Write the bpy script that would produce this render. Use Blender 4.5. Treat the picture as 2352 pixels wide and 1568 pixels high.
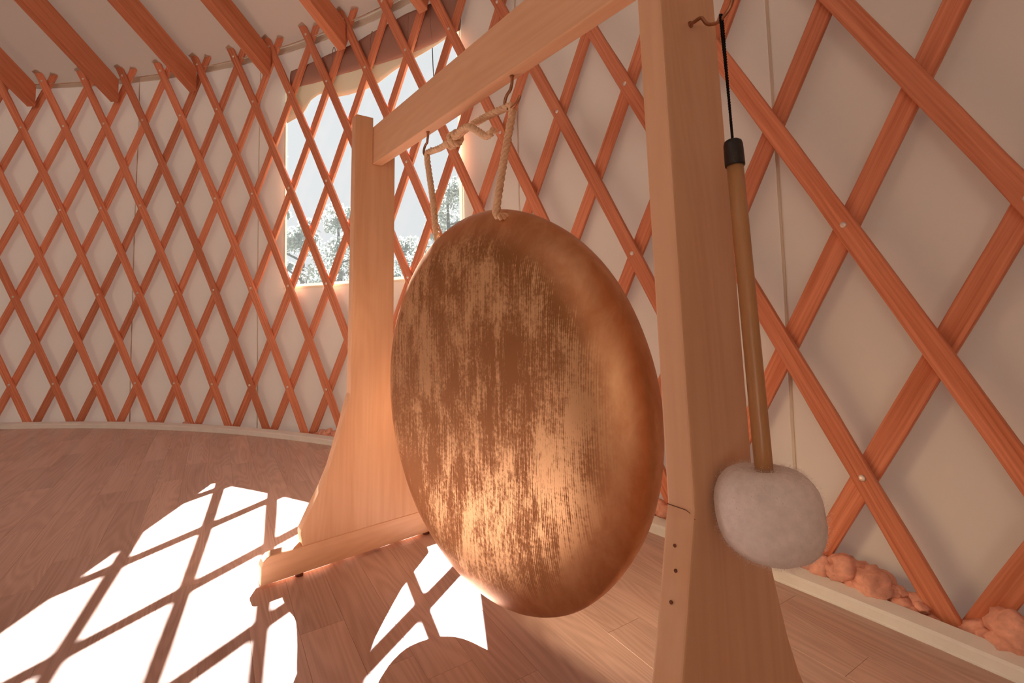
import bpy, bmesh, math, random
from mathutils import Vector, Matrix, noise
sin, cos, pi = math.sin, math.cos, math.pi
random.seed(7)
for o in list(bpy.data.objects): bpy.data.objects.remove(o)
scene = bpy.context.scene
COL = scene.collection

K = 0.8                      # plan units -> metres
H = 0.5729                   # camera height (plan units)
# ---------------------------------------------------------------- camera
cam_d = bpy.data.cameras.new('camera'); cam = bpy.data.objects.new('camera', cam_d); COL.objects.link(cam)
F_PX, PITCH, ROLL, CX, CY = 1101.36, 0.06873, -0.02462, 1154.72, 642.49
cam_d.sensor_width = 36.0
cam_d.lens = F_PX / 2352 * 36.0
cam_d.shift_x = -(CX - 1176) / 2352
cam_d.shift_y = (CY - 784) / 2352
cam_d.clip_start = 0.02; cam_d.clip_end = 300
_r0 = Vector((1, 0, 0)); _u0 = Vector((0, -sin(PITCH), cos(PITCH))); _f0 = Vector((0, cos(PITCH), sin(PITCH)))
_r = _r0 * cos(ROLL) + _u0 * sin(ROLL); _u = -_r0 * sin(ROLL) + _u0 * cos(ROLL)
cam.matrix_world = Matrix(((_r.x, _u.x, -_f0.x, 0), (_r.y, _u.y, -_f0.y, 0), (_r.z, _u.z, -_f0.z, H * K), (0, 0, 0, 1)))
scene.camera = cam
# ---------------------------------------------------------------- sky, sun, exposure
world = bpy.data.worlds.new('sky'); scene.world = world; world.use_nodes = True
bg = world.node_tree.nodes['Background']
bg.inputs[0].default_value = (0.97, 0.985, 1.0, 1); bg.inputs[1].default_value = 0.34
sun_d = bpy.data.lights.new('sun', 'SUN'); sun = bpy.data.objects.new('sun', sun_d); COL.objects.link(sun)
SUN_AZ, SUN_EL = math.radians(-6.5), math.radians(44.5)
sdir = Vector((sin(SUN_AZ) * cos(SUN_EL), cos(SUN_AZ) * cos(SUN_EL), sin(SUN_EL)))
sun.rotation_euler = sdir.to_track_quat('Z', 'Y').to_euler()
sun.location = sdir * 20
sun_d.energy = 27.0; sun_d.color = (0.88, 0.95, 1.0); sun_d.angle = math.radians(0.55)
vs = scene.view_settings
vs.view_transform = 'Standard'; vs.look = 'None'; vs.exposure = 1.02; vs.gamma = 1.0; vs.use_curve_mapping = False
scene.cycles.max_bounces = 7; scene.cycles.diffuse_bounces = 5; scene.cycles.glossy_bounces = 3
scene.cycles.transparent_max_bounces = 8; scene.cycles.sample_clamp_indirect = 20.0; scene.cycles.adaptive_threshold = 0.03

# ---------------------------------------------------------------- yurt plan
XC, YC, R, RB = -2.7896, -1.5224, 4.2933, 4.2174
PHI0, DPHI, DZ, ZB = 0.44173, 0.0598, 0.25, -0.0165   # refined below
PHI0, DPHI = 0.4417, 0.0599
def cyl(u, r, z):
    a = PHI0 + u * DPHI
    return Vector((XC + r * sin(a), YC + r * cos(a), z))
AX = Vector((XC, YC, 0))
# ---------------------------------------------------------------- stand frame
OX, OY, TH, T, W, L = 0.2138, 0.4653, 0.6446, 0.0289, 0.1107, 0.914
ZTOP, BT, BB, BW, WO, FZ0, FZ1, FL = 1.1042, 1.0793, 0.9747, 0.0263, -0.0064, 0.009, 0.0655, 0.2399
LX, LY = 0.0043, 0.0577
E1 = Vector((-sin(TH), cos(TH), 0)); E2 = Vector((-cos(TH), -sin(TH), 0))
def S(s, w, z): return Vector((OX, OY, 0)) + E1 * s + E2 * w + Vector((LX * z, LY * z, z))

# ================================================================ helpers
def mesh_from(name, verts, faces, gc=None, rnd=None, smooth=False):
    me = bpy.data.meshes.new(name)
    me.from_pydata([tuple(v) for v in verts], [], faces)
    if gc is not None:
        at = me.attributes.new('gc', 'FLOAT_VECTOR', 'POINT')
        for i, g in enumerate(gc): at.data[i].vector = g
    if rnd is not None:
        at = me.attributes.new('rnd', 'FLOAT', 'POINT')
        for i, g in enumerate(rnd): at.data[i].value = g
    if smooth:
        for p in me.polygons: p.use_smooth = True
    me.update()
    return me
def put(name, me, mat, loc, parent=None, rot=None):
    if mat is not None and not me.materials: me.materials.append(mat)
    o = bpy.data.objects.new(name, me); COL.objects.link(o)
    o.location = loc
    if rot: o.rotation_euler = rot
    if parent is not None: o.parent = parent
    return o
def add(name, verts, faces, mat, parent=None, origin=None, gc=None, rnd=None, smooth=False, fix=True):
    """verts in plan units, world frame; parent must be unrotated"""
    verts = [Vector(v) for v in verts]
    if origin is None:
        xs = [v.x for v in verts]; ys = [v.y for v in verts]; zs = [v.z for v in verts]
        origin = Vector(((min(xs) + max(xs)) / 2, (min(ys) + max(ys)) / 2, min(zs)))
    origin = Vector(origin)
    me = mesh_from(name, [(v - origin) * K for v in verts], faces, gc, rnd, smooth)
    if fix:
        bm = bmesh.new(); bm.from_mesh(me); bmesh.ops.recalc_face_normals(bm, faces=bm.faces); bm.to_mesh(me); bm.free()
    loc = origin * K
    p = parent
    while p is not None: loc = loc - p.location; p = p.parent
    return put(name, me, mat, loc, parent)
def empty(name, loc):
    o = bpy.data.objects.new(name, None); COL.objects.link(o); o.location = Vector(loc) * K
    o.empty_display_size = 0.05
    return o
def tag(o, label=None, cat=None, group=None, kind=None):
    if label: o['label'] = label
    if cat: o['category'] = cat
    if group: o['group'] = group
    if kind: o['kind'] = kind
    return o
def bevel(o, w, seg=2, angle=0.5):
    me = o.data; bm = bmesh.new(); bm.from_mesh(me)
    ed = [e for e in bm.edges if len(e.link_faces) == 2 and e.calc_face_angle(0) > angle]
    bmesh.ops.bevel(bm, geom=ed, offset=w * K, segments=seg, affect='EDGES', profile=0.6)
    bm.to_mesh(me); bm.free(); me.update()
def prism(poly, f0, f1):
    """poly: 2d points; f0/f1 map a 2d point to 3d for the two caps"""
    n = len(poly)
    v = [f0(p) for p in poly] + [f1(p) for p in poly]
    f = [list(range(n))[::-1], list(range(n, 2 * n))]
    for i in range(n): f.append([i, (i + 1) % n, n + (i + 1) % n, n + i])
    return v, f
def frames(path):
    n = len(path); ts = []
    for i in range(n):
        a = path[max(i - 1, 0)]; b = path[min(i + 1, n - 1)]
        d = (b - a); ts.append(d.normalized() if d.length > 1e-9 else Vector((0, 0, 1)))
    up = Vector((0, 0, 1)) if abs(ts[0].z) < 0.9 else Vector((1, 0, 0))
    nrm = (up - ts[0] * up.dot(ts[0])).normalized(); out = []
    for i in range(n):
        if i: 
            q = ts[i - 1].rotation_difference(ts[i]); nrm = q @ nrm
            nrm = (nrm - ts[i] * nrm.dot(ts[i])).normalized()
        out.append((ts[i], nrm, ts[i].cross(nrm)))
    return out
def tube(path, rad, n=10, cap=True):
    path = [Vector(p) for p in path]; fr = frames(path); v = []; f = []
    for i, p in enumerate(path):
        r = rad(i / (len(path) - 1)) if callable(rad) else rad
        for k in range(n):
            a = 2 * pi * k / n; v.append(p + fr[i][1] * (r * cos(a)) + fr[i][2] * (r * sin(a)))
    for i in range(len(path) - 1):
        for k in range(n):
            f.append([i * n + k, i * n + (k + 1) % n, (i + 1) * n + (k + 1) % n, (i + 1) * n + k])
    if cap:
        f.append(list(range(n))[::-1]); f.append([(len(path) - 1) * n + k for k in range(n)])
    return v, f
def smooth_path(pts, sub=8):
    pts = [Vector(p) for p in pts]; out = []
    for i in range(len(pts) - 1):
        p0 = pts[max(i - 1, 0)]; p1 = pts[i]; p2 = pts[i + 1]; p3 = pts[min(i + 2, len(pts) - 1)]
        for k in range(sub):
            t = k / sub
            out.append(0.5 * ((2 * p1) + (p2 - p0) * t + (2 * p0 - 5 * p1 + 4 * p2 - p3) * t * t + (3 * p1 - p0 - 3 * p2 + p3) * t ** 3))
    out.append(pts[-1]); return out
def merge(*vf):
    V = []; F = []
    for v, f in vf:
        b = len(V); V += list(v); F += [[i + b for i in q] for q in f]
    return V, F
def resample(path, step):
    out = [path[0]]; acc = 0
    for a, b in zip(path, path[1:]):
        d = (b - a).length
        while acc + d >= step:
            t = (step - acc) / d; a = a + (b - a) * t; out.append(a.copy()); d = (b - a).length; acc = 0
        acc += d
    if (out[-1] - path[-1]).length > step * .3: out.append(path[-1])
    return out
def twisted(path, rad, strands=3, pitch=0.03, n=6):
    """rope of helical strands round a path"""
    path = resample([Vector(p) for p in path], pitch / 8); fr = frames(path); parts = []
    sr = rad * 0.56
    for k in range(strands):
        q = []
        for i, p in enumerate(path):
            a = 2 * pi * (k / strands + i / 8)
            q.append(p + (fr[i][1] * cos(a) + fr[i][2] * sin(a)) * (rad - sr))
        parts.append(tube(q, sr, n))
    return merge(*parts)

# ================================================================ materials
def newmat(name):
    m = bpy.data.materials.new(name); m.use_nodes = True
    nt = m.node_tree; b = nt.nodes['Principled BSDF']
    return m, nt, b
def N(nt, t, **kw):
    n = nt.nodes.new(t)
    for k, v in kw.items(): setattr(n, k, v)
    return n
def math_n(nt, op, a, b=None, c=None):
    n = N(nt, 'ShaderNodeMath', operation=op)
    for i, x in enumerate((a, b, c)):
        if x is None: continue
        if isinstance(x, (int, float)): n.inputs[i].default_value = x
        else: nt.links.new(x, n.inputs[i])
    return n.outputs[0]
def ramp(nt, fac, stops):
    r = N(nt, 'ShaderNodeValToRGB'); nt.links.new(fac, r.inputs[0]); e = r.color_ramp.elements
    while len(e) > 1: e.remove(e[-1])
    e[0].position = stops[0][0]; e[0].color = (*stops[0][1], 1)
    for p, c in stops[1:]:
        x = e.new(p); x.color = (*c, 1)
    return r.outputs[0]
def noise_n(nt, vec, scale, detail=3, rough=0.55, dist=0):
    n = N(nt, 'ShaderNodeTexNoise'); n.inputs['Scale'].default_value = scale; n.inputs['Detail'].default_value = detail
    n.inputs['Roughness'].default_value = rough; n.inputs['Distortion'].default_value = dist
    if vec is not None: nt.links.new(vec, n.inputs['Vector'])
    return n.outputs[0]
def vmul(nt, vec, s):
    n = N(nt, 'ShaderNodeVectorMath', operation='MULTIPLY'); nt.links.new(vec, n.inputs[0]); n.inputs[1].default_value = s
    return n.outputs[0]
def mixc(nt, fac, a, b, mode='MIX'):
    n = N(nt, 'ShaderNodeMix', data_type='RGBA', blend_type=mode)
    for s, x in ((0, fac), (6, a), (7, b)):
        if isinstance(x, (int, float)): n.inputs[s].default_value = x
        elif isinstance(x, tuple): n.inputs[s].default_value = (*x, 1)
        else: nt.links.new(x, n.inputs[s])
    return n.outputs[2]
def bumpn(nt, b, h, strength, dist):
    n = N(nt, 'ShaderNodeBump'); n.inputs['Strength'].default_value = strength; n.inputs['Distance'].default_value = dist
    nt.links.new(h, n.inputs['Height']); nt.links.new(n.outputs[0], b.inputs['Normal'])

def wood(name, light, dark, rough=0.5, fine=130.0, broad=10.0, contrast=0.5, rings=0.0, bump=0.25, tone=0.12, spec=0.35):
    m, nt, b = newmat(name)
    at = N(nt, 'ShaderNodeAttribute', attribute_name='gc'); rn = N(nt, 'ShaderNodeAttribute', attribute_name='rnd')
    oi = N(nt, 'ShaderNodeObjectInfo')
    rv = math_n(nt, 'ADD', oi.outputs['Random'], rn.outputs['Fac'])
    off = N(nt, 'ShaderNodeCombineXYZ'); nt.links.new(math_n(nt, 'MULTIPLY', rv, 37.0), off.inputs[0]); nt.links.new(math_n(nt, 'MULTIPLY', rv, 11.0), off.inputs[1])
    ad = N(nt, 'ShaderNodeVectorMath', operation='ADD'); nt.links.new(at.outputs['Vector'], ad.inputs[0]); nt.links.new(off.outputs[0], ad.inputs[1])
    v = ad.outputs[0]
    nf = noise_n(nt, vmul(nt, v, (3.0, fine, fine)), 1.0, 3, 0.6)
    nb = noise_n(nt, vmul(nt, v, (1.4, broad, broad)), 1.0, 2, 0.5, 0.6)
    fac = math_n(nt, 'ADD', math_n(nt, 'MULTIPLY', nf, contrast), math_n(nt, 'MULTIPLY', nb, 1 - contrast))
    if rings:
        rg = noise_n(nt, vmul(nt, v, (1.1, broad * 1.1, broad)), 1.0, 1, 0.4, 0.3)
        s = math_n(nt, 'SINE', math_n(nt, 'MULTIPLY', rg, 130.0))
        fac = math_n(nt, 'ADD', fac, math_n(nt, 'MULTIPLY', s, rings))
    col = ramp(nt, fac, [(0.30, dark), (0.62, light)])
    t = math_n(nt, 'FRACT', math_n(nt, 'MULTIPLY', rv, 7.31))
    hs = N(nt, 'ShaderNodeHueSaturation'); nt.links.new(col, hs.inputs['Color'])
    nt.links.new(math_n(nt, 'ADD', math_n(nt, 'MULTIPLY', t, 2 * tone), 1 - tone), hs.inputs['Value'])
    nt.links.new(hs.outputs[0], b.inputs['Base Color'])
    b.inputs['Roughness'].default_value = rough; b.inputs['Specular IOR Level'].default_value = spec
    if bump > 0.3: bumpn(nt, b, fac, bump, 0.0015)
    return m
def plain(name, col, rough=0.6, metal=0.0, nscale=30.0, var=0.15, bump=0.1, spec=0.4):
    m, nt, b = newmat(name); tc = N(nt, 'ShaderNodeTexCoord')
    n = noise_n(nt, tc.outputs['Object'], nscale, 4)
    c = ramp(nt, n, [(0.25, tuple(x * (1 - var) for x in col)), (0.75, tuple(min(1, x * (1 + var)) for x in col))])
    nt.links.new(c, b.inputs['Base Color']); b.inputs['Roughness'].default_value = rough; b.inputs['Metallic'].default_value = metal
    b.inputs['Specular IOR Level'].default_value = spec
    if bump: bumpn(nt, b, n, bump, 0.002)
    return m
def canvas(name, col, trans, tcol, bump=0.25, wr=(2.2, 2.2, 1.1)):
    m = bpy.data.materials.new(name); m.use_nodes = True; nt = m.node_tree; nt.nodes.clear()
    out = N(nt, 'ShaderNodeOutputMaterial'); tc = N(nt, 'ShaderNodeTexCoord')
    d = N(nt, 'ShaderNodeBsdfDiffuse'); t = N(nt, 'ShaderNodeBsdfTranslucent'); mx = N(nt, 'ShaderNodeMixShader')
    n1 = noise_n(nt, vmul(nt, tc.outputs['Object'], wr), 1.0, 2, 0.55, 0.0)
    c = mixc(nt, math_n(nt, 'MULTIPLY', n1, 0.35), col, tuple(x * 0.86 for x in col))
    nt.links.new(c, d.inputs['Color']); t.inputs['Color'].default_value = (*tcol, 1)
    h = n1
    bp = N(nt, 'ShaderNodeBump'); bp.inputs['Strength'].default_value = bump; bp.inputs['Distance'].default_value = 0.05
    nt.links.new(h, bp.inputs['Height']); nt.links.new(bp.outputs[0], d.inputs['Normal'])
    mx.inputs[0].default_value = trans
    nt.links.new(d.outputs[0], mx.inputs[1]); nt.links.new(t.outputs[0], mx.inputs[2]); nt.links.new(mx.outputs[0], out.inputs[0])
    return m

M = {}
M['slat'] = wood('slat_wood', (0.84, 0.34, 0.195), (0.56, 0.17, 0.08), 0.6, 150.0, 12.0, 0.78, 0.0, 0.5, 0.14, 0.2)
M['rafter'] = wood('rafter_wood', (0.70, 0.27, 0.15), (0.50, 0.16, 0.072), 0.6, 70.0, 9.0, 0.5, 0.03, 0.25, 0.12, 0.2)
M['stand'] = wood('alder_wood', (0.90, 0.56, 0.345), (0.79, 0.44, 0.245), 0.42, 75.0, 9.0, 0.45, 0.035, 0.12, 0.04, 0.35)
M['floor'] = wood('laminate', (0.70, 0.485, 0.40), (0.53, 0.34, 0.265), 0.36, 260.0, 11.0, 0.45, 0.085, 0.08, 0.10, 0.4)
M['canvas'] = canvas('wall_canvas', (0.71, 0.645, 0.54), 0.013, (0.88, 0.72, 0.62))
M['roof'] = canvas('roof_canvas', (0.53, 0.43, 0.335), 0.008, (0.88, 0.68, 0.55), 0.2)
M['lining'] = canvas('flap_lining', (0.80, 0.74, 0.60), 0.10, (0.85, 0.80, 0.65), 0.35, (7, 7, 3))
M['flap'] = canvas('flap_brown', (0.44, 0.25, 0.20), 0.02, (0.45, 0.22, 0.16), 0.35, (9, 9, 4))
M['base'] = plain('painted_trim', (0.90, 0.90, 0.86), 0.45, 0, 18, 0.05, 0.05)
M['rivet'] = plain('rivet_metal', (0.86, 0.80, 0.74), 0.35, 0.6, 60, 0.1, 0)
M['hook'] = plain('hook_metal', (0.42, 0.20, 0.11), 0.38, 0.85, 80, 0.3, 0.05)
M['rubber'] = plain('black_rubber', (0.022, 0.018, 0.016), 0.42, 0, 220, 0.4, 0.3, 0.5)
M['foot_rubber'] = plain('brown_rubber', (0.16, 0.05, 0.025), 0.7, 0, 60, 0.2, 0)
M['cord'] = plain('black_cord', (0.012, 0.010, 0.010), 0.8, 0, 300, 0.3, 0.2, 0.2)
M['cable'] = plain('steel_cable', (0.62, 0.45, 0.34), 0.5, 0.2, 200, 0.2, 0.1)
M['rope'] = plain('cotton_rope', (0.95, 0.60, 0.38), 0.85, 0, 260, 0.2, 0.3, 0.15)
M['wool'] = plain('pink_wool', (0.86, 0.42, 0.31), 0.95, 0, 70, 0.28, 0.8, 0.05)
M['fleece'] = plain('fleece', (0.92, 0.83, 0.79), 0.95, 0, 120, 0.10, 0.5, 0.05)
M['dowel'] = wood('dowel_wood', (0.60, 0.33, 0.15), (0.50, 0.25, 0.10), 0.32, 60.0, 14.0, 0.4, 0, 0.05, 0.02, 0.5)
M['ground'] = plain('dry_grass', (0.12, 0.12, 0.085), 0.95, 0, 1.2, 0.3, 0.2, 0.1)
M['leaf'] = canvas('tree_leaf', (0.30, 0.31, 0.28), 0.45, (0.31, 0.32, 0.275), 0.0)
M['bark'] = plain('tree_bark', (0.08, 0.065, 0.05), 0.9, 0, 12, 0.3, 0.5, 0.1)
M['hole'] = plain('nail_hole', (0.20, 0.07, 0.03), 0.8, 0, 60, 0.1, 0)

def gong_mats():
    def build(name, rim):
        m, nt, b = newmat(name); at = N(nt, 'ShaderNodeAttribute', attribute_name='gc'); v = at.outputs['Vector']
        # gc = (across, up, depth) in plan units
        big = noise_n(nt, vmul(nt, v, (7.0, 4.5, 7.0)), 1.0, 5, 0.62, 0.6)
        cloud = noise_n(nt, vmul(nt, v, (34.0, 15.0, 26.0)), 1.0, 6, 0.65, 0.4)
        fine = noise_n(nt, vmul(nt, v, (230.0, 7.0, 60.0)), 1.0, 2, 0.6)
        wav = N(nt, 'ShaderNodeTexWave', wave_type='BANDS', bands_direction='X'); wav.inputs['Scale'].default_value = 1.0
        wav.inputs['Distortion'].default_value = 2.2; wav.inputs['Detail'].default_value = 3; wav.inputs['Detail Scale'].default_value = 1.2
        nt.links.new(vmul(nt, v, (92.0, 3.0, 10.0)), wav.inputs['Vector'])
        speck = noise_n(nt, v, 190.0, 3, 0.6)
        patch = math_n(nt, 'ADD', math_n(nt, 'MULTIPLY', big, 0.6), math_n(nt, 'MULTIPLY', cloud, 0.45))
        ln = N(nt, 'ShaderNodeVectorMath', operation='LENGTH'); nt.links.new(vmul(nt, v, (1, 1, 0)), ln.inputs[0])
        edge = math_n(nt, 'ADD', ln.outputs['Value'], math_n(nt, 'MULTIPLY', math_n(nt, 'SUBTRACT', big, 0.5), 0.05))
        inner = N(nt, 'ShaderNodeMapRange', interpolation_type='SMOOTHSTEP'); nt.links.new(edge, inner.inputs[0])
        inner.inputs[1].default_value = 0.312; inner.inputs[2].default_value = 0.268
        inn = inner.outputs[0]
        line = math_n(nt, 'ADD', math_n(nt, 'MULTIPLY', fine, 0.26), math_n(nt, 'MULTIPLY', wav.outputs['Fac'], 0.09))
        x = math_n(nt, 'ADD', math_n(nt, 'ADD', patch, math_n(nt, 'SUBTRACT', line, 0.175)), math_n(nt, 'MULTIPLY', math_n(nt, 'SUBTRACT', speck, 0.5), 0.30))
        fac = ramp(nt, x, [(0.50, (0, 0, 0)), (0.61, (1, 1, 1))])
        cface = mixc(nt, fac, (0.40, 0.185, 0.075), (0.84, 0.54, 0.29))
        fr2 = ramp(nt, patch, [(0.40, (0, 0, 0)), (0.66, (1, 1, 1))])
        crim = mixc(nt, fr2, (0.56, 0.25, 0.11), (0.76, 0.45, 0.24))
        col = mixc(nt, inn, crim, cface)
        rgh = math_n(nt, 'ADD', math_n(nt, 'MULTIPLY', inn, math_n(nt, 'SUBTRACT', 0.14, math_n(nt, 'MULTIPLY', fac, 0.17))), 0.46)
        nt.links.new(col, b.inputs['Base Color']); nt.links.new(rgh, b.inputs['Roughness'])
        b.inputs['Metallic'].default_value = 0.85
        bumpn(nt, b, math_n(nt, 'MULTIPLY', x, inn), 0.16, 0.002)
        return m
    m_ = build('bronze', False); return m_, m_
M['gface'], M['grim'] = gong_mats()

def pane_mat():
    m = bpy.data.materials.new('clear_vinyl'); m.use_nodes = True; nt = m.node_tree; nt.nodes.clear()
    out = N(nt, 'ShaderNodeOutputMaterial'); tr = N(nt, 'ShaderNodeBsdfTransparent'); tl = N(nt, 'ShaderNodeBsdfTranslucent')
    gl = N(nt, 'ShaderNodeBsdfGlossy'); gl.inputs['Roughness'].default_value = 0.12
    tr.inputs['Color'].default_value = (0.94, 0.94, 0.94, 1); tl.inputs['Color'].default_value = (0.9, 0.9, 0.88, 1)
    m1 = N(nt, 'ShaderNodeMixShader'); m1.inputs[0].default_value = 0.02
    m2 = N(nt, 'ShaderNodeMixShader'); m2.inputs[0].default_value = 0.006
    nt.links.new(tr.outputs[0], m1.inputs[1]); nt.links.new(tl.outputs[0], m1.inputs[2])
    nt.links.new(m1.outputs[0], m2.inputs[1]); nt.links.new(gl.outputs[0], m2.inputs[2]); nt.links.new(m2.outputs[0], out.inputs[0])
    return m
M['pane'] = pane_mat()
M['gback'] = plain('bronze_back', (0.90, 0.62, 0.36), 0.27, 1.0, 14, 0.12, 0.02)

# ================================================================ STRUCTURE
# ---- floor base and planks
FA = 0.54
fa = Vector((-sin(FA), cos(FA), 0)); fb = Vector((cos(FA), sin(FA), 0))
RF = R + 0.03
def disc(r, z, n=128): return [Vector((XC + r * cos(2 * pi * i / n), YC + r * sin(2 * pi * i / n), z)) for i in range(n)]
v, f = prism([(p.x, p.y) for p in disc(RF + 0.05, 0)], lambda p: Vector((p[0], p[1], -0.06)), lambda p: Vector((p[0], p[1], -0.012)))
floor = add('floor', v, f, M['floor'], origin=AX); tag(floor, 'wood-look laminate floor of narrow strips', kind='structure')
PW, PL, PT = 0.078, 0.52, 0.012
def box_verts(x0, x1, y0, y1, z0, z1, c=0.0003):
    v = [(x0, y0, z0), (x1, y0, z0), (x1, y1, z0), (x0, y1, z0), (x0, y0, z1 - c), (x1, y0, z1 - c), (x1, y1, z1 - c), (x0, y1, z1 - c),
         (x0 + c, y0 + c, z1), (x1 - c, y0 + c, z1), (x1 - c, y1 - c, z1), (x0 + c, y1 - c, z1)]
    f = [(3, 2, 1, 0), (0, 1, 5, 4), (1, 2, 6, 5), (2, 3, 7, 6), (3, 0, 4, 7), (4, 5, 9, 8), (5, 6, 10, 9), (6, 7, 11, 10), (7, 4, 8, 11), (8, 9, 10, 11)]
    return v, f
g = 0.00012
bv, bf = box_verts(-PW / 2 + g, PW / 2 - g, -PL / 2 + g, PL / 2 - g, -PT, 0)
plank_me = mesh_from('plank', [Vector(p) * K for p in bv], bf, gc=[(p[1], p[0], p[2]) for p in bv]); plank_me.materials.append(M['floor'])
def pix(P):
    d = P - Vector((0, 0, H)); dep = d.dot(_f0)
    if dep < 0.05: return None
    return (CX + F_PX * d.dot(_r) / dep, CY - F_PX * d.dot(_u) / dep, dep)
def clip_circle(poly, c, r, n=160):
    for i in range(n):
        a = 2 * pi * (i + .5) / n; nx, ny = cos(a), sin(a); d0 = r
        out = []
        for j in range(len(poly)):
            p, q = poly[j], poly[(j + 1) % len(poly)]
            dp = (p[0] - c[0]) * nx + (p[1] - c[1]) * ny - d0; dq = (q[0] - c[0]) * nx + (q[1] - c[1]) * ny - d0
            if dp <= 0: out.append(p)
            if (dp < 0 < dq) or (dq < 0 < dp):
                t = dp / (dp - dq); out.append((p[0] + (q[0] - p[0]) * t, p[1] + (q[1] - p[1]) * t))
        poly = out
        if len(poly) < 3: return []
    return poly
planks = []
nrow = int(RF / PW) + 2
ca = AX.dot(fa); cb = AX.dot(fb)
for j in range(-nrow, nrow + 1):
    rr = random.Random(j * 7 + 3); off = rr.random() * PL
    for i in range(-int(RF / PL) - 3, int(RF / PL) + 4):
        a = ca + i * PL + off; b_ = cb + j * PW
        c = fa * a + fb * b_
        dd = (c - AX).length
        if dd > RF + 0.3: continue
        full = all(((c + fa * (sa * PL / 2) + fb * (sb * PW / 2)) - AX).length < RF for sa in (-1, 1) for sb in (-1, 1))
        poly = None
        if not full:
            poly = clip_circle([(-PW / 2 + g, -PL / 2 + g), (PW / 2 - g, -PL / 2 + g), (PW / 2 - g, PL / 2 - g), (-PW / 2 + g, PL / 2 - g)], ((AX - c).dot(fb), (AX - c).dot(fa)), RF)
            if len(poly) < 3: continue
        vis = False; dist = 9
        for sa in (-1, 0, 1):
            q = pix(c + fa * (sa * PL / 2))
            if q and -60 < q[0] < 2412 and -60 < q[1] < 1640: vis = True; dist = min(dist, q[2])
        planks.append((not vis, dist, c, poly))
planks.sort(key=lambda p: (p[0], p[1]))
sv = []; sf = []; sg = []; sr = []
prot = FA
for n_, (hid, dist, c, poly) in enumerate(planks):
    if not hid and n_ < 290:
        if poly is None:
            o = bpy.data.objects.new('plank', plank_me); COL.objects.link(o)
        else:
            pv, pf = prism(poly, lambda p: Vector((p[0], p[1], -PT)), lambda p: Vector((p[0], p[1], 0)))
            me = mesh_from('plank', [q * K for q in pv], pf, gc=[(q[1], q[0], q[2]) for q in pv]); me.materials.append(M['floor'])
            o = bpy.data.objects.new('plank', me); COL.objects.link(o)
        o.parent = floor; o.location = (c - AX) * K; o.rotation_euler = (0, 0, prot)
    else:
        rv = random.random()
        if poly is None: pv, pf = [Vector(p) for p in bv], bf
        else: pv, pf = prism(poly, lambda p: Vector((p[0], p[1], -PT)), lambda p: Vector((p[0], p[1], 0)))
        b0 = len(sv)
        for p in pv:
            sv.append(c + fb * p[0] + fa * p[1] + Vector((0, 0, p[2]))); sg.append((p[1], p[0], p[2])); sr.append(rv)
        sf += [[i + b0 for i in q] for q in pf]
tag(add('plank_field', sv, sf, M['floor'], floor, AX, gc=sg, rnd=sr, fix=False), 'laminate strips beyond the view', kind='stuff')

# ---- baseboard: low white curved trim
def ring(profile, a0, a1, n, closed=False):
    v = []; f = []; m = len(profile)
    for i in range(n + 1):
        a = a0 + (a1 - a0) * i / n
        for r, z in profile: v.append(Vector((XC + r * sin(a), YC + r * cos(a), z)))
    for i in range(n):
        for k in range(m if closed else m - 1):
            f.append([i * m + k, i * m + (k + 1) % m, (i + 1) * m + (k + 1) % m, (i + 1) * m + k])
    return v, f
v, f = ring([(RB, 0), (RB, 0.0035), (RB + .0015, 0.0045), (RB + .0015, 0.019), (RB + .006, 0.0235), (RB + .036, 0.029), (RB + .038, 0.027), (RB + .038, 0)], 0, 2 * pi, 180, True)
bb = add('baseboard_round', v, f, M['base'], origin=AX); tag(bb, 'low cream painted trim curving along the foot of the wall', kind='structure')

# ---- wall canvas with window opening
RW = R + 0.048
WU0, WU1, WZ0, WZ1 = -0.84, 3.50, 0.737, 1.80
U_TOT = 2 * pi / DPHI
us = set(); x = -U_TOT / 2
nU = 300
for i in range(nU + 1): us.add(round(-U_TOT / 2 + 2.0 + U_TOT * i / nU, 4))
us |= {WU0, WU1}
us = sorted(us)
zs = sorted({-0.02, 0.08, 0.2, 0.35, 0.5, 0.62, WZ0, 0.85, 1.0, 1.15, 1.3, 1.45, 1.6, 1.7, 1.80, 1.90, 1.95, 2.03})
def wr(u, z):
    k = min(1, max(0, (z - .02) * 4)) * min(1, max(0, (2.0 - z) * 5))
    edge = 1.0
    if WU0 - .3 < u < WU1 + .3: edge = 0.15
    n_ = noise.noise(Vector((u * 0.55, z * 0.9, 3.1))) * 0.014 + noise.noise(Vector((u * 1.7 + z * 1.3, z * 0.35, 8.0))) * 0.008
    return RW + n_ * k * edge
v = []; idx = {}
for i, u in enumerate(us):
    for k, z in enumerate(zs):
        idx[i, k] = len(v)
        uu = us[0] if i == len(us) - 1 else u
        v.append(cyl(u, wr(uu, z), z))
f = []
for i in range(len(us) - 1):
    for k in range(len(zs) - 1):
        um = (us[i] + us[i + 1]) / 2; zm = (zs[k] + zs[k + 1]) / 2
        if WU0 < um < WU1 and WZ0 < zm < 1.80: continue
        f.append([idx[i, k], idx[i + 1, k], idx[i + 1, k + 1], idx[i, k + 1]])
wall = add('wall_round', v, f, M['canvas'], origin=AX, smooth=True, fix=False)
tag(wall, 'pale beige canvas wall stretched behind the lattice', kind='structure')
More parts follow.
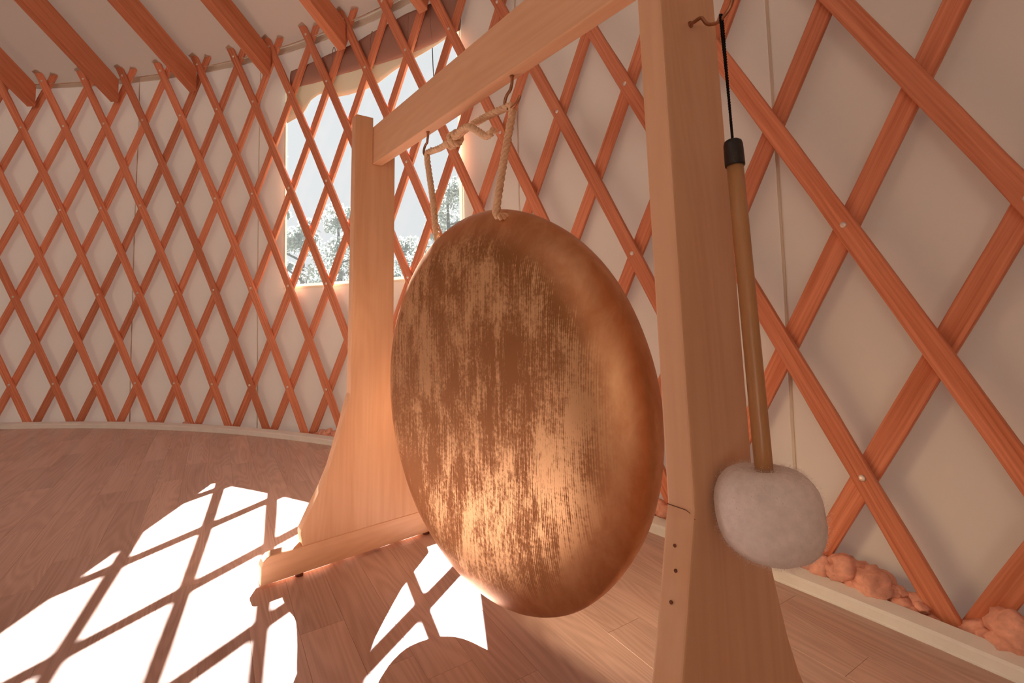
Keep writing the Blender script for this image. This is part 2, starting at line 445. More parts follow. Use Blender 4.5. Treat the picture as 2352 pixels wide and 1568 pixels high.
for u in (-16.4, -10.9, -4.86, -1.55, 4.62, 7.93, 10.4):         # welded seams
    v = []; f = []
    for k, z in enumerate(zs):
        for du, dr in ((-.016, .001), (-.011, -.0010), (.011, -.0010), (.016, .001)):
            v.append(cyl(u + du, wr(u, z) + dr, z))
    for k in range(len(zs) - 1):
        for q in range(3): f.append([k * 4 + q, k * 4 + q + 1, k * 4 + q + 5, k * 4 + q + 4])
    add('seam', v, f, M['canvas'], wall, smooth=False)

# ---- window: binding frame and clear vinyl pane
def band(u0, u1, z0, z1, r0, r1, n=24):
    prof = [(r0, z0), (r1, z0), (r1, z1), (r0, z1)]
    v, f = ring(prof, PHI0 + u0 * DPHI, PHI0 + u1 * DPHI, n, True)
    f.append([0, 1, 2, 3]); e = n * 4; f.append([e + 3, e + 2, e + 1, e])
    return v, f
bwid = 0.05
def strip(u0, u1, z0, z1, r, n):
    return ring([(r, z0), (r, z1)], PHI0 + u0 * DPHI, PHI0 + u1 * DPHI, n)
vf = merge(strip(WU0 - .03, WU0 + bwid, WZ0 - .015, 1.80, RW - .003, 3), strip(WU1 - bwid, WU1 + .03, WZ0 - .015, 1.80, RW - .003, 3),
           strip(WU0 + bwid, WU1 - bwid, WZ0 - .015, WZ0 + .009, RW - .003, 24))
win = add('window_1', *vf, M['lining'], fix=False); tag(win, 'curved clear vinyl window with canvas binding', kind='structure')
v, f = ring([(RW, WZ0), (RW, 1.80)], PHI0 + WU0 * DPHI, PHI0 + WU1 * DPHI, 40)
add('pane', v, f, M['pane'], win, fix=False, smooth=True)

# ---- roof canvas; unseen opening with crown ring and clear dome added for fill light
RD = 1.22  # radius of the added roof opening, sets how much fill light enters
SL = 0.55
def roofz(r): return 2.0 + (R + 0.05 - r) * SL + 0.03
v, f = ring([(R + 0.07, roofz(R + .07)), (3.6, roofz(3.6)), (2.6, roofz(2.6)), (1.6, roofz(1.6)), (RD, roofz(RD))], 0, 2 * pi, 144)
roof = add('ceiling', v, f, M['roof'], origin=Vector((XC, YC, 2.0)), smooth=True, fix=False); tag(roof, 'peach canvas roof above the rafters', kind='structure')
v, f = ring([(RD - .02, roofz(RD) - .16), (RD + .05, roofz(RD) - .19), (RD + .05, roofz(RD) - .03), (RD - .02, roofz(RD) + .02)], 0, 2 * pi, 72, True)
tag(add('added_crown_ring', v, f, M['rafter'], origin=Vector((XC, YC, roofz(RD) - .19)), gc=[(i * .06, (i % 4) * .03, 0) for i in range(len(v))]), 'unseen wooden crown ring added round the fill-light opening', kind='structure')
dome = add('added_skylight', *ring([(RD - .005, roofz(RD) + .012), (RD + .03, roofz(RD) + .012), (RD + .03, roofz(RD) + .04), (RD - .005, roofz(RD) + .04)], 0, 2 * pi, 72, True), M['base']); tag(dome, 'unseen clear dome skylight added to let in fill light', kind='structure')  # added behind the camera to brighten surfaces that face it
v, f = ring([((RD) * sin(t) + 1e-3, roofz(RD) + .03 + .22 * cos(t)) for t in [pi / 2 * k / 8 for k in range(9)]], 0, 2 * pi, 48)
add('pane', v, f, M['pane'], dome, smooth=True, fix=False)
# ---- outside ground
v, f = prism([(60 * cos(2 * pi * i / 48), 60 * sin(2 * pi * i / 48)) for i in range(48)], lambda p: Vector((p[0], p[1], -0.65)), lambda p: Vector((p[0], p[1], -0.6)))
gr = add('ground', v, f, M['ground'], origin=(0, 0, -.65)); tag(gr, 'pale dry grass outside the window', kind='structure')

# ================================================================ LATTICE
lat = empty('lattice_wall', AX); tag(lat, 'expanding lattice of crossed red-brown wooden slats lining the round wall', 'lattice')
SW, ST = 0.040, 0.013
def slat_mesh(sign, rc, r_end, name, seed, wob=0.0):
    """slat leaning over with height: u = sign*r/2; local frame about the yurt axis, direction k=0"""
    n = 18; v = []; gcs = []; ln = 0; prev = None
    ra, rb_ = 0.03, r_end
    rng = random.Random(seed)
    ang = math.atan2(DZ, DPHI * R / 2)
    for i in range(n + 1):
        r = ra + (rb_ - ra) * i / n
        u = sign * r / 2; a = u * DPHI; z = ZB + r * DZ
        dz = cos(ang) * SW / 2; da = sin(ang) * SW / 2 / rc
        wobble = 1 + wob * noise.noise(Vector((r * 1.7, seed, 0)))
        q = []
        for sa, sr_ in ((-1, -1), (1, -1), (1, 1), (-1, 1)):
            aa = a + sa * da * wobble; zz = z - sign * sa * dz * wobble; rr = rc + sr_ * ST / 2
            q.append(Vector((rr * sin(aa), rr * cos(aa), zz))); gcs.append((r * 0.28, sa * SW / 2, sr_ * ST / 2 + seed))
        v += q
    f = [[0, 1, 2, 3], [n * 4 + 3, n * 4 + 2, n * 4 + 1, n * 4]]
    for i in range(n):
        for k in range(4): f.append([i * 4 + k, i * 4 + (k + 1) % 4, (i + 1) * 4 + (k + 1) % 4, (i + 1) * 4 + k])
    me = mesh_from(name, [p * K for p in v], f, gc=gcs)
    bm = bmesh.new(); bm.from_mesh(me); bmesh.ops.recalc_face_normals(bm, faces=bm.faces)
    ed = [e for e in bm.edges if len(e.link_faces) == 2 and e.calc_face_angle(0) > 1.0]
    bmesh.ops.bevel(bm, geom=ed, offset=0.0016 * K, segments=1, affect='EDGES'); bm.to_mesh(me); bm.free()
    me.materials.append(M['slat']); return me
RA, RBK = R - 0.008, R + 0.008
A_me = [slat_mesh(-1, RA, 8.42, 'slat', s, 0.12) for s in (1, 2, 3)]
B_me = [slat_mesh(1, RBK, 8.36, 'slat', s, 0.12) for s in (4, 5, 6)]
def rivet_mesh(r):
    prof = [(0.0, 0.0032), (0.0035, 0.003), (0.0062, 0.0016), (0.0066, 0.0), (0.0066, -0.002)]
    n = 10; v = [Vector((0, 0, 0.0032))]; f = []
    for pr, ph in prof[1:]:
        for k in range(n): v.append(Vector((pr * cos(2 * pi * k / n), pr * sin(2 * pi * k / n), ph)))
    for k in range(n): f.append([0, 1 + k, 1 + (k + 1) % n])
    for j in range(len(prof) - 2):
        for k in range(n): f.append([1 + j * n + k, 1 + (j + 1) * n + k, 1 + (j + 1) * n + (k + 1) % n, 1 + j * n + (k + 1) % n])
    u = -r / 2; a = u * DPHI; rr = RA - ST / 2
    z = ZB + r * DZ
    out = Vector((-sin(a), -cos(a), 0)); tx = Vector((cos(a), -sin(a), 0))
    base = Vector((rr * sin(a), rr * cos(a), z))
    me = mesh_from('rivet', [(base + tx * p.x + Vector((0, 0, 1)) * p.y + out * p.z) * K for p in v], f, smooth=True)
    me.materials.append(M['rivet']); return me
RIV = [rivet_mesh(r) for r in (1, 3, 5, 7, 8.12)]
for k in range(-13, 16):                                   # slats in front, leaning left going up
    o = bpy.data.objects.new('slat', A_me[k % 3]); COL.objects.link(o); o.parent = lat
    o.rotation_euler = (0, 0, -(PHI0 + k * DPHI))
    for me in RIV:
        q = bpy.data.objects.new('rivet', me); COL.objects.link(q); q.parent = o
for k in range(-17, 12):                                   # slats behind, leaning right going up
    o = bpy.data.objects.new('slat', B_me[k % 3]); COL.objects.link(o); o.parent = lat
    o.rotation_euler = (0, 0, -(PHI0 + k * DPHI))

# ---- tension cable resting in the crotches of the lattice
pts = [cyl(-15 + 32 * i / 120, R + 0.004, 2.004) for i in range(121)]
v, f = twisted(pts, 0.0034, 3, 0.03, 5)
tag(add('tension_cable', v, f, M['cable'], smooth=True), 'thin steel cable running along the top of the lattice', 'cable')

# ---- rafters
RAFT = [(-9.3, None), (-7.24, 'rafter cut off by the left edge of the photo'), (-5.2, 'rafter second from the left edge, with a small dark knot'),
        (-3.12, 'reddish rafter third from the left edge'), (-1.07, 'rafter with two knots, fourth from the left edge'),
        (0.96, 'dark red rafter ending above the middle of the window flap'), (2.98, 'short stub of rafter above the right end of the window flap')]
def rafter(u, label):
    a = PHI0 + u * DPHI; inw = Vector((-sin(a), -cos(a), 0)); tx = Vector((cos(a), -sin(a), 0))
    r0, dz, hw = R - 0.022, 0.135, 0.026
    zb = 1.852; ln = 3.0
    poly = [(0, zb), (ln, zb + ln * SL), (ln, zb + dz + ln * SL), (0.02, zb + dz + 0.02 * SL), (0, zb + dz - .004)]
    base = AX - inw * r0
    v, f = prism(poly, lambda p: base + inw * p[0] - tx * hw + Vector((0, 0, p[1])), lambda p: base + inw * p[0] + tx * hw + Vector((0, 0, p[1])))
    gcs = [(p[0], p[1] - p[0] * SL + s, s * 3) for s in (-hw, hw) for p in poly]
    o = add('rafter', v, f, M['rafter'], gc=gcs, origin=base + Vector((0, 0, zb)))
    bevel(o, 0.004, 1)
    tag(o, label or 'wooden roof rafter beyond the left edge of the photo', 'rafter', 'roof rafters')
for u, lb in RAFT[1:]: rafter(u, lb)

# ================================================================ WINDOW FLAP (rolled up)
flap = empty('window_flap', cyl(1.4, R + .09, 1.70)); tag(flap, 'rolled-up brown window cover with cream lining tied above the window', 'window cover')
n = 40; m_ = 18; v = []; f = []
for i in range(n + 1):
    t = i / n; u = -0.62 + (3.56 + 0.62) * t
    rad = 0.082 * min(1, 0.55 + 0.8 * t) * (1 + 0.06 * noise.noise(Vector((u * 1.5, 0, 0)))) + 0.010 * t
    c = cyl(u, R + 0.0315, 1.828 + 0.012 * sin(t * 3))
    a = PHI0 + u * DPHI; inw = Vector((-sin(a), -cos(a), 0))
    for k in range(m_):
        b_ = 2 * pi * k / m_; rr = rad * (1 + 0.07 * sin(b_ * 2 + u * 2) + 0.05 * noise.noise(Vector((u * 2.5, cos(b_) * 2, sin(b_) * 2))))
        v.append(c + inw * (0.0145 * cos(b_)) + Vector((0, 0, rr * sin(b_))))
for i in range(n):
    for k in range(m_): f.append([i * m_ + k, i * m_ + (k + 1) % m_, (i + 1) * m_ + (k + 1) % m_, (i + 1) * m_ + k])
f.append(list(range(m_))); f.append([n * m_ + k for k in range(m_)][::-1])
add('roll', v, f, M['flap'], flap, smooth=True)
edge = [(-0.80, 1.60), (-0.45, 1.615), (-0.28, 1.632), (-0.1, 1.69), (0.12, 1.712), (0.45, 1.672), (0.9, 1.655), (1.25, 1.655), (1.6, 1.668), (2.0, 1.690), (2.3, 1.702), (2.6, 1.718), (2.9, 1.728), (3.3, 1.735), (3.5, 1.735)]
def ez(u):
    for (a, za), (b_, zb_) in zip(edge, edge[1:]):
        if a <= u <= b_: return za + (zb_ - za) * (u - a) / (b_ - a)
    return edge[-1][1]
n = 70; rows = 5; v = []; f = []
for i in range(n + 1):
    u = -0.78 + 4.26 * i / n
    for k in range(rows + 1):
        t = k / rows; z = ez(u) + (1.80 - ez(u)) * t
        v.append(cyl(u, R + 0.0335 + 0.005 * sin(u * 5 + t * 2) * (1 - t), z))
w_ = rows + 1
for i in range(n):
    for k in range(rows): f.append([i * w_ + k, (i + 1) * w_ + k, (i + 1) * w_ + k + 1, i * w_ + k + 1])
v2 = [p + (p - AX).normalized() * 0.003 for p in v]
b0 = len(v)
f2 = [[q + b0 for q in reversed(x)] for x in f]
fr_ = []
for i in range(n): fr_.append([i * w_, b0 + i * w_, b0 + (i + 1) * w_, (i + 1) * w_])
add('lining', v + v2, f + f2 + fr_, M['lining'], flap, smooth=True)
v, f = tube([cyl(2.93, R + .040, 1.74), cyl(2.94, R + .040, 1.65), cyl(2.97, R + .040, 1.53)], 0.0018, 6)
add('tie_cord', v, f, M['cord'], flap)
for u in (0.52, 1.52, 2.45, 2.98):                       # straps round the roll
    c = cyl(u, R + 0.0315, 1.838); a = PHI0 + u * DPHI; inw = Vector((-sin(a), -cos(a), 0))
    v, f = tube([c + inw * (0.0148 * cos(t)) + Vector((0, 0, .090 * sin(t))) for t in [2 * pi * q / 24 for q in range(25)]], 0.0016, 6)
    add('strap', v, f, M['flap'], flap, smooth=True)

# ================================================================ GONG STAND
stand = empty('gong_stand', S(L / 2, 0, 0)); tag(stand, 'pale alder wood stand with flared posts holding the gong', 'gong stand')
PROF = [(0.0655, 0.157), (0.092, 0.162), (0.100, 0.161), (0.136, 0.143), (0.182, 0.118), (0.22, 0.102), (0.258, 0.0905), (0.311, 0.0755), (0.345, 0.0670), (0.3777, 0.0585), (0.386, W / 2)]
def post(s0, s1, label=None):
    near = [(w, z) for z, w in PROF] + [(W / 2, 0.6), (W / 2, 0.85)]
    far = [(-w, z) for z, w in PROF] + [(-W / 2, 0.6), (-W / 2, 0.85)]
    slot0, slot1 = WO - BW / 2 - .0004, WO + BW / 2 + .0004
    top = [(W / 2, ZTOP - .003), (W / 2 - .003, ZTOP), (slot1, ZTOP), (slot1, BB), (slot0, BB), (slot0, ZTOP), (-W / 2 + .003, ZTOP), (-W / 2, ZTOP - .003)]
    poly = near + top + far[::-1]
    v, f = prism(poly, lambda p: S(s0, p[0], p[1]), lambda p: S(s1, p[0], p[1]))
    bm_f = f[2:]
    # caps of a notched outline: split into clean pieces
    n = len(poly); capA = f[0]; capB = f[1]
    gcs = [(p[1], p[0], s * 1.0) for s in (s0, s1) for p in poly]
    o = add('post', v, [capA, capB] + bm_f, M['stand'], stand, gc=gcs)
    bevel(o, 0.0022, 2, 0.35)
    return o
p_near = post(0, T); p_far = post(L, L + T)
# nail holes on the near post's narrow edge
for x, z in ((0.45, 0.354), (0.35, 0.335), (0.42, 0.310)):
    w_ = 0.0640 if z > .35 else (0.0693 if z > .33 else 0.0762)
    c = S(T * x + .004, w_ + .0009, z)
    v, f = tube([c - E2 * 0.001, c + E2 * 0.0005], 0.0016, 8); add('nail_hole', v, f, M['hole'], p_near)
# seam where the flare block is glued to the near post
gp_ = [S(T * t, W / 2 + .0006 + .0012 * t * 0 , 0.3855 - .006 * max(0, .35 - t) ** 2 * 8) for t in [k / 10 for k in range(11)]]
v, f = tube(gp_, 0.00042, 6); add('glue_line', v, f, M['foot_rubber'], p_near)
# cross beam in the post slots
s0, s1 = -0.0, L + T
poly = [(WO - BW / 2, BB), (WO + BW / 2, BB), (WO + BW / 2, BT), (WO - BW / 2, BT)]
v, f = prism(poly, lambda p: S(s0, p[0], p[1]), lambda p: S(s1, p[0], p[1]))
gcs = [(s, p[1], p[0]) for s in (s0, s1) for p in poly]
o = add('cross_beam', v, f, M['stand'], stand, gc=gcs); bevel(o, 0.0022, 2)
def foot(s0, s1):
    hw = FL
    half = [(hw - .001, FZ0), (hw, FZ0 + .001), (hw, FZ1 - .020), (hw - .004, FZ1 - .009), (hw - .012, FZ1 - .002), (hw - .020, FZ1)]
    poly = half + [(-x, z) for x, z in reversed(half)]
    v, f = prism(poly, lambda p: S(s0, p[0], p[1]), lambda p: S(s1, p[0], p[1]))
    gcs = [(p[0], p[1], s) for s in (s0, s1) for p in poly]
    o = add('foot', v, f, M['stand'], stand, gc=gcs); bevel(o, 0.0015, 1, 0.6)
    for w_ in (0.158, -0.158):
        c = S((s0 + s1) / 2, w_, 0)
        v, f = tube([c, c + Vector((0, 0, FZ0 + .0005))], 0.0085, 14); add('rubber_foot', v, f, M['foot_rubber'], o)
foot(0, T); foot(L, L + T)
def hook(pts, rad=0.0027):
    v, f = tube(smooth_path(pts, 6), rad, 8); return add('hook', v, f, M['hook'], stand, smooth=True)
def beam_hook(sc, r=0.0165, k=1.0):
    cz = BB - 0.021 - r
    pts = [S(sc, WO, BB + .004), S(sc, WO, BB - 0.010), S(sc + .002, WO, BB - 0.017)]
    for d in (112, 140, 170, 200, 230, 260, 290, 320, 345):
        a = math.radians(d); pts.append(S(sc - cos(a) * r * 1.15, WO - 0.002 * sin(a), cz + sin(a) * r))
    hook(pts)
    a = pts[0]; v, f = tube([S(sc, WO, BB + .0005), S(sc, WO, BB - .0016)], 0.004, 10)
    add('hook_collar', v, f, M['hook'], stand)
HR, HL = 0.331, 0.632
beam_hook(HR, 0.0185); beam_hook(HL, 0.0165)
HP = [(0.004, 0.8888), (-0.006, 0.8895), (-0.0117, 0.8903), (-0.0147, 0.8887), (-0.0186, 0.8809), (-0.0238, 0.8766), (-0.032, 0.8752), (-0.0429, 0.8816), (-0.0483, 0.8908), (-0.0475, 0.902), (-0.041, 0.909), (-0.033, 0.910)]
hook([S(s, 0.0016, z) for s, z in HP], 0.00195)
v, f = tube([S(0.0005, .0016, .8888), S(-0.0016, .0016, .8889)], 0.0038, 12); add('hook_collar', v, f, M['hook'], stand)

# ================================================================ GONG
GC_ = Vector((-0.0531, 0.8578, 0.4174)); GN = Vector((-0.76676, -0.64188, -0.0079)).normalized()
GX = Vector((0, 0, 1)).cross(GN).normalized(); GU = GN.cross(GX)
if GX.dot(E1) < 0: pass
GR = 0.341
gong = empty('gong', GC_ - Vector((0, 0, GR))); tag(gong, 'large round bronze gong with streaked brown patina hanging in the wooden stand', 'gong')
def lathe(profs, n, mat, name, back=None):
    v = []; f = []; gcs = []; allr = []
    for prof in profs:
      rings = []; allr.append(rings)
      for r, d in prof:
        if r < 1e-6:
            rings.append([len(v)]); v.append(GC_ + GN * d); gcs.append((0, 0, d)); continue
        rr = []
        for k in range(n):
            a = 2 * pi * k / n
            dent = 0.0016 * noise.noise(Vector((cos(a) * r * 9, sin(a) * r * 9, d * 3)))
            rr.append(len(v)); v.append(GC_ + GX * (r * cos(a)) + GU * (r * sin(a)) + GN * (d + dent)); gcs.append((r * cos(a), r * sin(a), d))
        rings.append(rr)
    for a, b_ in [q for rings in allr for q in zip(rings, rings[1:])]:
        if len(a) == 1:
            for k in range(n): f.append([a[0], b_[k], b_[(k + 1) % n]])
        elif len(b_) == 1:
            for k in range(n): f.append([a[k], b_[0], a[(k + 1) % n]])
        else:
            for k in range(n): f.append([a[k], b_[k], b_[(k + 1) % n], a[(k + 1) % n]])
    o = add(name, v, f, mat, gong, gc=gcs, smooth=True)
    if back:
        o.data.materials.append(back); nf = n * (len(profs[0]) - 1)
        for p in o.data.polygons:
            if p.index >= nf: p.material_index = 1
    return o
lathe([[(0, .030), (.04, .0302), (.08, .030), (.12, .0302), (.16, .0298), (.20, .0293), (.23, .0283), (.25, .0270), (.262, .0255), (.272, .0236), (.281, .0212), (.289, .0184)],
       [(.288, .0144), (.26, .0217), (.20, .0255), (.10, .026), (0, .026)]], 144, M['gface'], 'face', M['gback'])
lathe([[(.289, .0184), (.297, .0150), (.305, .0110), (.313, .0064), (.321, .0012), (.328, -.0042), (.334, -.0100), (.3385, -.0165), (.341, -.0235), (.3405, -.034), (.338, -.046), (.335, -.057),
       (.3335, -.0595), (.3315, -.058), (.3345, -.045), (.3365, -.034), (.3355, -.022), (.330, -.0115), (.318, -.001), (.303, .008), (.288, .0144)]], 144, M['grim'], 'rim')

# ================================================================ ROPE
hR = Vector(S(HR + .002, WO, BB - 0.021 - 0.037 + .0035)); hL = Vector(S(HL, WO, BB - 0.021 - 0.033 + .0035))
def gp(s, z, d=0.0):
    # point near the gong's edge given along-beam offset and height
    x = (s - 0.456); return GC_ + E1 * x + Vector((0, 0, z - 0.4174)) + GN * d
holeR = gp(0.3648, 0.7345, 0.008); holeL = gp(0.606, 0.724, -0.012)
knot = Vector(S(0.525, WO - .002, 0.922))
path = [holeR - GN * 0.02 - Vector((0, 0, .002)), holeR - Vector((0, 0, .002)), holeR + GN * .004 + Vector((0, 0, .008)), holeR.lerp(hR, .5) + GN * .003, hR - Vector((0, 0, .012)), hR + Vector((0, 0, .003)) + E1 * .004]
rp = smooth_path(path, 8)
across = smooth_path([hR + E1 * .004 + Vector((0, 0, .003)), S(0.41, WO, 0.9295), S(0.47, WO, 0.929), knot + Vector((0, 0, .003)), S(0.575, WO, .921), hL + Vector((0, 0, .003))], 8)
down = smooth_path([hL + Vector((0, 0, .003)), hL - Vector((0, 0, .012)) + GN * .002, hL.lerp(holeL, .5), holeL + Vector((0, 0, .006)), holeL - GN * .012 - Vector((0, 0, .004))], 8)
RR = 0.0073
v1 = twisted(rp, RR); v2_ = twisted(across, RR); v3 = twisted(down, RR)
rope = add('hanging_rope', *merge(v1, v2_, v3), M['rope'], smooth=True)
tag(rope, 'peach braided rope knotted between two hooks, holding up the gong', 'rope')
kp = []
for i in range(70):                                      # overhand knot
    t = i / 69; a = t * 2 * pi * 2.0
    kp.append(knot + E1 * ((t - .5) * 0.034) + E2 * (0.0105 * cos(a)) + Vector((0, 0, 0.0105 * sin(a) + .001)))
kn = add('knot', *twisted(kp, RR * .98), M['rope'], rope, smooth=True)
tail = smooth_path([knot + E2 * .006 - E1 * .012, S(0.47, WO + .010, 0.926), S(0.44, WO + .012, 0.9165), S(0.41, WO + .012, 0.896), S(0.394, WO + .012, 0.885), S(0.378, WO + .012, 0.886)], 8)
tl_ = add('tail', *twisted(tail, RR * .98), M['rope'], rope, smooth=True)
tip = Vector(S(0.378, WO + .012, 0.886)); fv = []; ff = []
rng = random.Random(5)
for i in range(60):
    d = (-E1 * 1.0 + Vector((rng.uniform(-.8, .8), rng.uniform(-.8, .8), rng.uniform(-.2, 1.1)))).normalized() * rng.uniform(.006, .014)
    b_ = tip + Vector((rng.uniform(-1, 1), rng.uniform(-1, 1), rng.uniform(-1, 1))) * .003; sd = d.cross(Vector((rng.random(), rng.random(), rng.random()))).normalized() * .0008
    k = len(fv); fv += [b_ - sd, b_ + sd, b_ + d + sd * .5, b_ + d - sd * .5]; ff.append([k, k + 1, k + 2, k + 3])
tag(add('frayed_end', fv, ff, M['rope'], rope, fix=False), 'frayed cut end of the rope', kind='stuff')

# ================================================================ MALLET
mal = empty('gong_mallet', S(-.044, .008, .34)); tag(mal, 'fleece-headed gong mallet with black cap hanging from a hook on the near post', 'mallet')
m_top = Vector(S(-0.0356, 0.0016, 0.8783)); m_cap = Vector(S(-0.0372, 0.0030, 0.7419)); m_end = Vector(S(-0.0425, 0.0085, 0.4290)); m_head = Vector(S(-0.0440, 0.0095, 0.3882))
ax = (m_head - m_cap).normalized()
HRD = 0.0078
def cap_at(t): return m_cap + (m_head - m_cap) * t
c1 = m_cap + ax * 0.0305
def axial(prof, mat, name, n=28, parent=None, base=m_cap, gcs=False, d=ax):
    up = Vector((1, 0, 0)); nx = (up - d * up.dot(d)).normalized(); ny = d.cross(nx); v = []; f = []; g_ = []
    for r, h in prof:
        for k in range(n):
            a = 2 * pi * k / n; v.append(base + d * h + nx * (r * cos(a)) + ny * (r * sin(a))); g_.append((h, r * cos(a), r * sin(a)))
    for i in range(len(prof) - 1):
        for k in range(n): f.append([i * n + k, i * n + (k + 1) % n, (i + 1) * n + (k + 1) % n, (i + 1) * n + k])
    f.append(list(range(n))[::-1]); f.append([(len(prof) - 1) * n + k for k in range(n)])
    return add(name, v, f, mat, parent or mal, gc=g_, smooth=True)
axial([(HRD, .02), (HRD, .1), (HRD, .3), (HRD * .98, .345)], M['dowel'], 'handle')
axial([(.0012, -.0004), (.0062, .0000), (.0082, .0016), (.0090, .0045), (.0092, .010), (.0094, .0255), (.0092, .0275), (.0082, .0275), (.0080, .0270)], M['rubber'], 'grip_cap')
v1 = twisted(smooth_path([m_cap + ax * .002, m_cap - ax * .010, m_top.lerp(m_cap, .5) + E2 * .0007, m_top + Vector((0, 0, -.004)) + E2 * .0022, m_top + Vector((0, 0, .0015)) + E2 * .0015, m_top + Vector((0, 0, .0026)), m_top + Vector((0, 0, .0015)) - E2 * .0015,
     m_top + Vector((0, 0, -.004)) - E2 * .0022, m_top.lerp(m_cap, .5) - E2 * .0007, m_cap - ax * .010, m_cap + ax * .002], 8), 0.0014, 2, 0.006, 5)
add('cord', *v1, M['cord'], mal, smooth=True)
# head: padded fleece ball, flattened on top with a dimple round the handle
v = []; f = []; n = 64; m_ = 40; HRR = 0.0448
up = Vector((1, 0, 0)); nx = (up - ax * up.dot(ax)).normalized(); ny = ax.cross(nx)
for i in range(m_ + 1):
    ph = pi * i / m_
    for k in range(n):
        a = 2 * pi * k / n
        d = Vector((sin(ph) * cos(a), sin(ph) * sin(a), -cos(ph)))
        e = 2.6
        q = (abs(sin(ph)) ** e + abs(cos(ph)) ** e) ** (-1 / e)
        r = HRR * q * (0.985 + 0.016 * noise.noise(d * 2.2) + 0.010 * noise.noise(d * 9))
        h_ = d.z * r * 0.94
        if i < 9: h_ += 0.010 * (1 - i / 9) ** 1.5
        v.append(m_head + nx * (d.x * r) + ny * (d.y * r) + ax * h_)
for i in range(m_):
    for k in range(n): f.append([i * n + k, i * n + (k + 1) % n, (i + 1) * n + (k + 1) % n, (i + 1) * n + k])
head = add('head', v, f, M['fleece'], mal, smooth=True)
rng = random.Random(11); fv = []; ff = []
for i in range(15000):
    k = rng.randrange(n * 2, len(v) - n); p = v[k]; d = (p - m_head).normalized()
    p = p + Vector((rng.gauss(0, 1), rng.gauss(0, 1), rng.gauss(0, 1))) * .0018
    dd = (d * .5 + Vector((rng.gauss(0, 1), rng.gauss(0, 1), rng.gauss(0, 1))) * .55).normalized() * rng.uniform(.0008, .0020)
    sd = dd.cross(Vector((rng.gauss(0, 1), rng.gauss(0, 1), rng.gauss(0, 1)))).normalized() * .00016
    b0 = len(fv); fv += [p - sd, p + sd, p + dd]; ff.append([b0, b0 + 1, b0 + 2])
tag(add('fleece_pile', fv, ff, M['fleece'], head, fix=False), 'short fuzzy wool pile', kind='stuff')

# ================================================================ WOOL CLUMPS behind the baseboard
def clump(u0, u1, hgt, dens, label, seed):
    rng = random.Random(seed); bm = bmesh.new(); L_ = (u1 - u0) * DPHI * R
    n_ = max(4, int(L_ / 0.009 * dens))
    for i in range(n_):
        u = u0 + (u1 - u0) * (i + rng.random()) / n_
        env = 0.55 + 0.45 * sin(pi * min(1, max(0, (u - u0) / (u1 - u0)))) 
        s = hgt * env * rng.uniform(0.20, 0.42)
        c = cyl(u, RB + 0.062 + rng.uniform(-.010, .014), rng.uniform(.35, 1.0) * hgt * env - s * .6)
        c.z = max(c.z, s * .75)
        r_ = bmesh.ops.create_icosphere(bm, subdivisions=3, radius=s)
        for vv in r_['verts']:
            d = vv.co.normalized()
            k = 1 + 0.35 * noise.noise(d * 1.8 + Vector((i * 3.1, seed, 0))) + 0.14 * noise.noise(d * 4 + Vector((i, 0, seed))) + 0.05 * noise.noise(d * 9 + Vector((i, 4, seed)))
            q = d * s * k; vv.co = c + Vector((q.x * 1.25, q.y * 1.25, q.z))
            if vv.co.z < 0.001: vv.co.z = 0.001
    V = [vv.co.copy() for vv in bm.verts]; bm.verts.index_update(); F_ = [[vv.index for vv in fc.verts] for fc in bm.faces]; bm.free()
    o = add('wool_clump', V, F_, M['wool'], smooth=True, fix=False)
    tag(o, label, 'wool', 'wool stuffing along the foot of the wall')
CL = [(7.95, 8.86, .072, 1.1, 'long tuft of pink wool behind the trim, just right of the mallet'),
      (9.07, 9.75, .078, 1.2, 'pink wool tuft in the lower right corner of the photo'),
      (6.45, 6.98, .060, 1.0, 'pink wool tuft seen between the gong and the near post'),
      (0.18, 0.85, .055, 1.0, 'pink wool tuft behind the trim next to the far post'),
      (-1.45, -0.75, .020, 1.0, 'thin wisp of pink wool below the left window edge'),
      (-2.40, -2.15, .022, 1.2, 'tiny tuft of wool third of the small ones left of the far post'),
      (-3.30, -2.95, .032, 1.2, 'small flat tuft of wool at the middle of the left wall foot'),
      (-4.18, -3.88, .034, 1.2, 'small round tuft of wool on the left wall foot'),
      (-5.6, -4.9, .018, 1.0, 'thin wisp of wool nearest the left side of the wall foot'),
      (-6.95, -6.6, .018, 1.0, 'faint wisp of wool by the leftmost slat ends')]
for i, c in enumerate(CL): clump(*c, seed=20 + i)

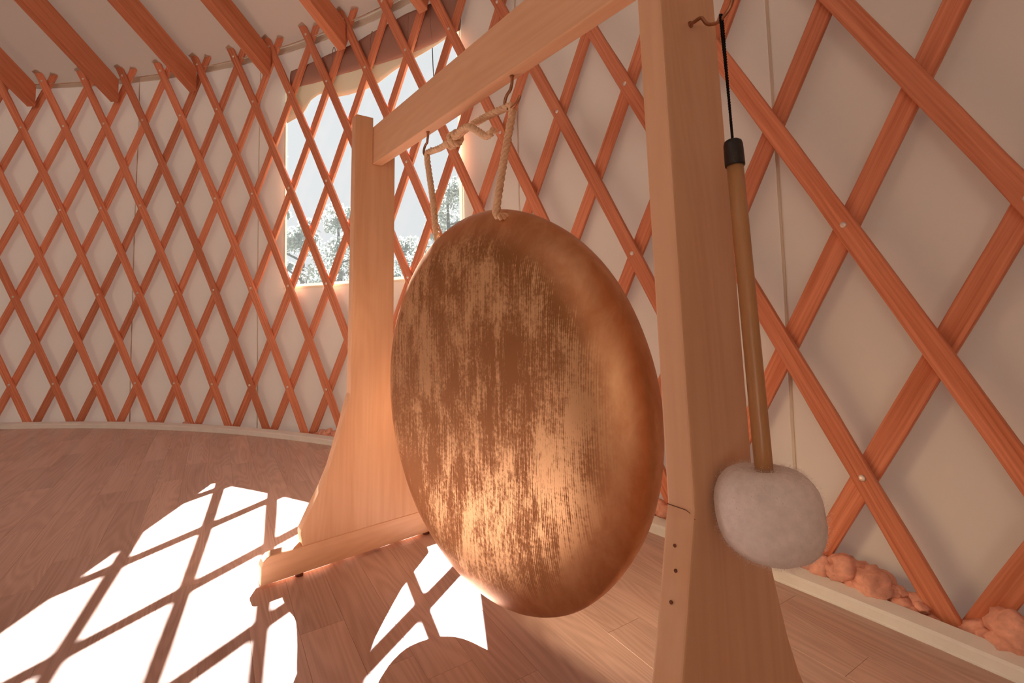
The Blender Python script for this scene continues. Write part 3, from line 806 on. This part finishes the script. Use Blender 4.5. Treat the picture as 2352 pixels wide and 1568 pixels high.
# ================================================================ TREES OUTSIDE
def tree(px, dist, ztop, zlow, rad, nleaf, label, seed, conical=False, leaf=0.09):
    rng = random.Random(seed); x = (px - CX) / F_PX * dist; base = Vector((x, dist, -0.6))
    t = empty('tree', base); tag(t, label, 'tree', 'trees outside the window')
    v, f = tube([base, base + Vector((.05, 0, (ztop + .6) * .4)), base + Vector((0, .05, (ztop + .6) * .92))], lambda s: 0.10 * (1 - .8 * s) * (rad + .3), 9)
    vf = [(v, f)]
    for i in range(7):
        h_ = zlow + (ztop - zlow) * (i + .2) / 8; a = rng.random() * 6.28; l_ = rad * (.8 if not conical else .8 * (1 - (i / 8)))
        b_ = base.copy(); b_.z = h_
        vf.append(tube([b_, b_ + Vector((cos(a) * l_ * .6, sin(a) * l_ * .6, .2 * l_)), b_ + Vector((cos(a) * l_, sin(a) * l_, .45 * l_))], lambda s: .022 * (1 - .7 * s), 5))
    add('trunk', *merge(*vf), M['bark'], t, smooth=True)
    blobs = []
    for i in range(60):
        q = rng.random() ** 1.25; z = zlow + (ztop - zlow) * q
        rr = rad * ((1 - q) * .9 + .1 if conical else math.sqrt(max(.08, 1 - (2 * q - .85) ** 2)) )
        a = rng.random() * 6.28; k = math.sqrt(rng.random()) * rr
        blobs.append((Vector((x + cos(a) * k, dist + sin(a) * k, z)), rad * rng.uniform(.10, .30) * (0.7 if conical else 1)))
    fv = []; ff = []
    for i in range(nleaf):
        c, r_ = rng.choice(blobs); d = Vector((rng.gauss(0, 1), rng.gauss(0, 1), rng.gauss(0, 1))).normalized() * r_ * rng.random() ** .4
        p = c + d; a1 = Vector((rng.gauss(0, 1), rng.gauss(0, 1), rng.gauss(0, 1))).normalized() * leaf * rng.uniform(.5, 1.0)
        a2 = a1.cross(Vector((rng.gauss(0, 1), rng.gauss(0, 1), rng.gauss(0, 1)))).normalized() * leaf * .4
        b0 = len(fv); fv += [p - a1, p - a2, p + a1, p + a2]; ff.append([b0, b0 + 1, b0 + 2, b0 + 3])
    tag(add('foliage', fv, ff, M['leaf'], t, fix=False), kind='stuff')
tree(648, 12.5, 5.0, 0.0, 0.5, 3600, 'narrow conifer at the left edge of the window', 1, True, .09)
tree(690, 8.2, 2.15, -.5, 0.85, 6500, 'leafy bush low in the left part of the window', 2, False, .055)
tree(775, 10.8, 3.0, -.5, 1.0, 6500, 'bushy tree seen just left of the far post', 3, False, .065)
tree(930, 12.9, 2.6, -.5, 1.0, 6000, 'shrub low behind the gong stand, right of the far post', 4, False, .07)
tree(1030, 8.8, 3.0, -.5, 0.85, 6500, 'loose airy tree at the right edge of the window', 5, False, .055)
tree(860, 17.5, 3.0, -.5, 1.3, 5000, 'low bush outside, mostly hidden by the far post', 6, False, .08)
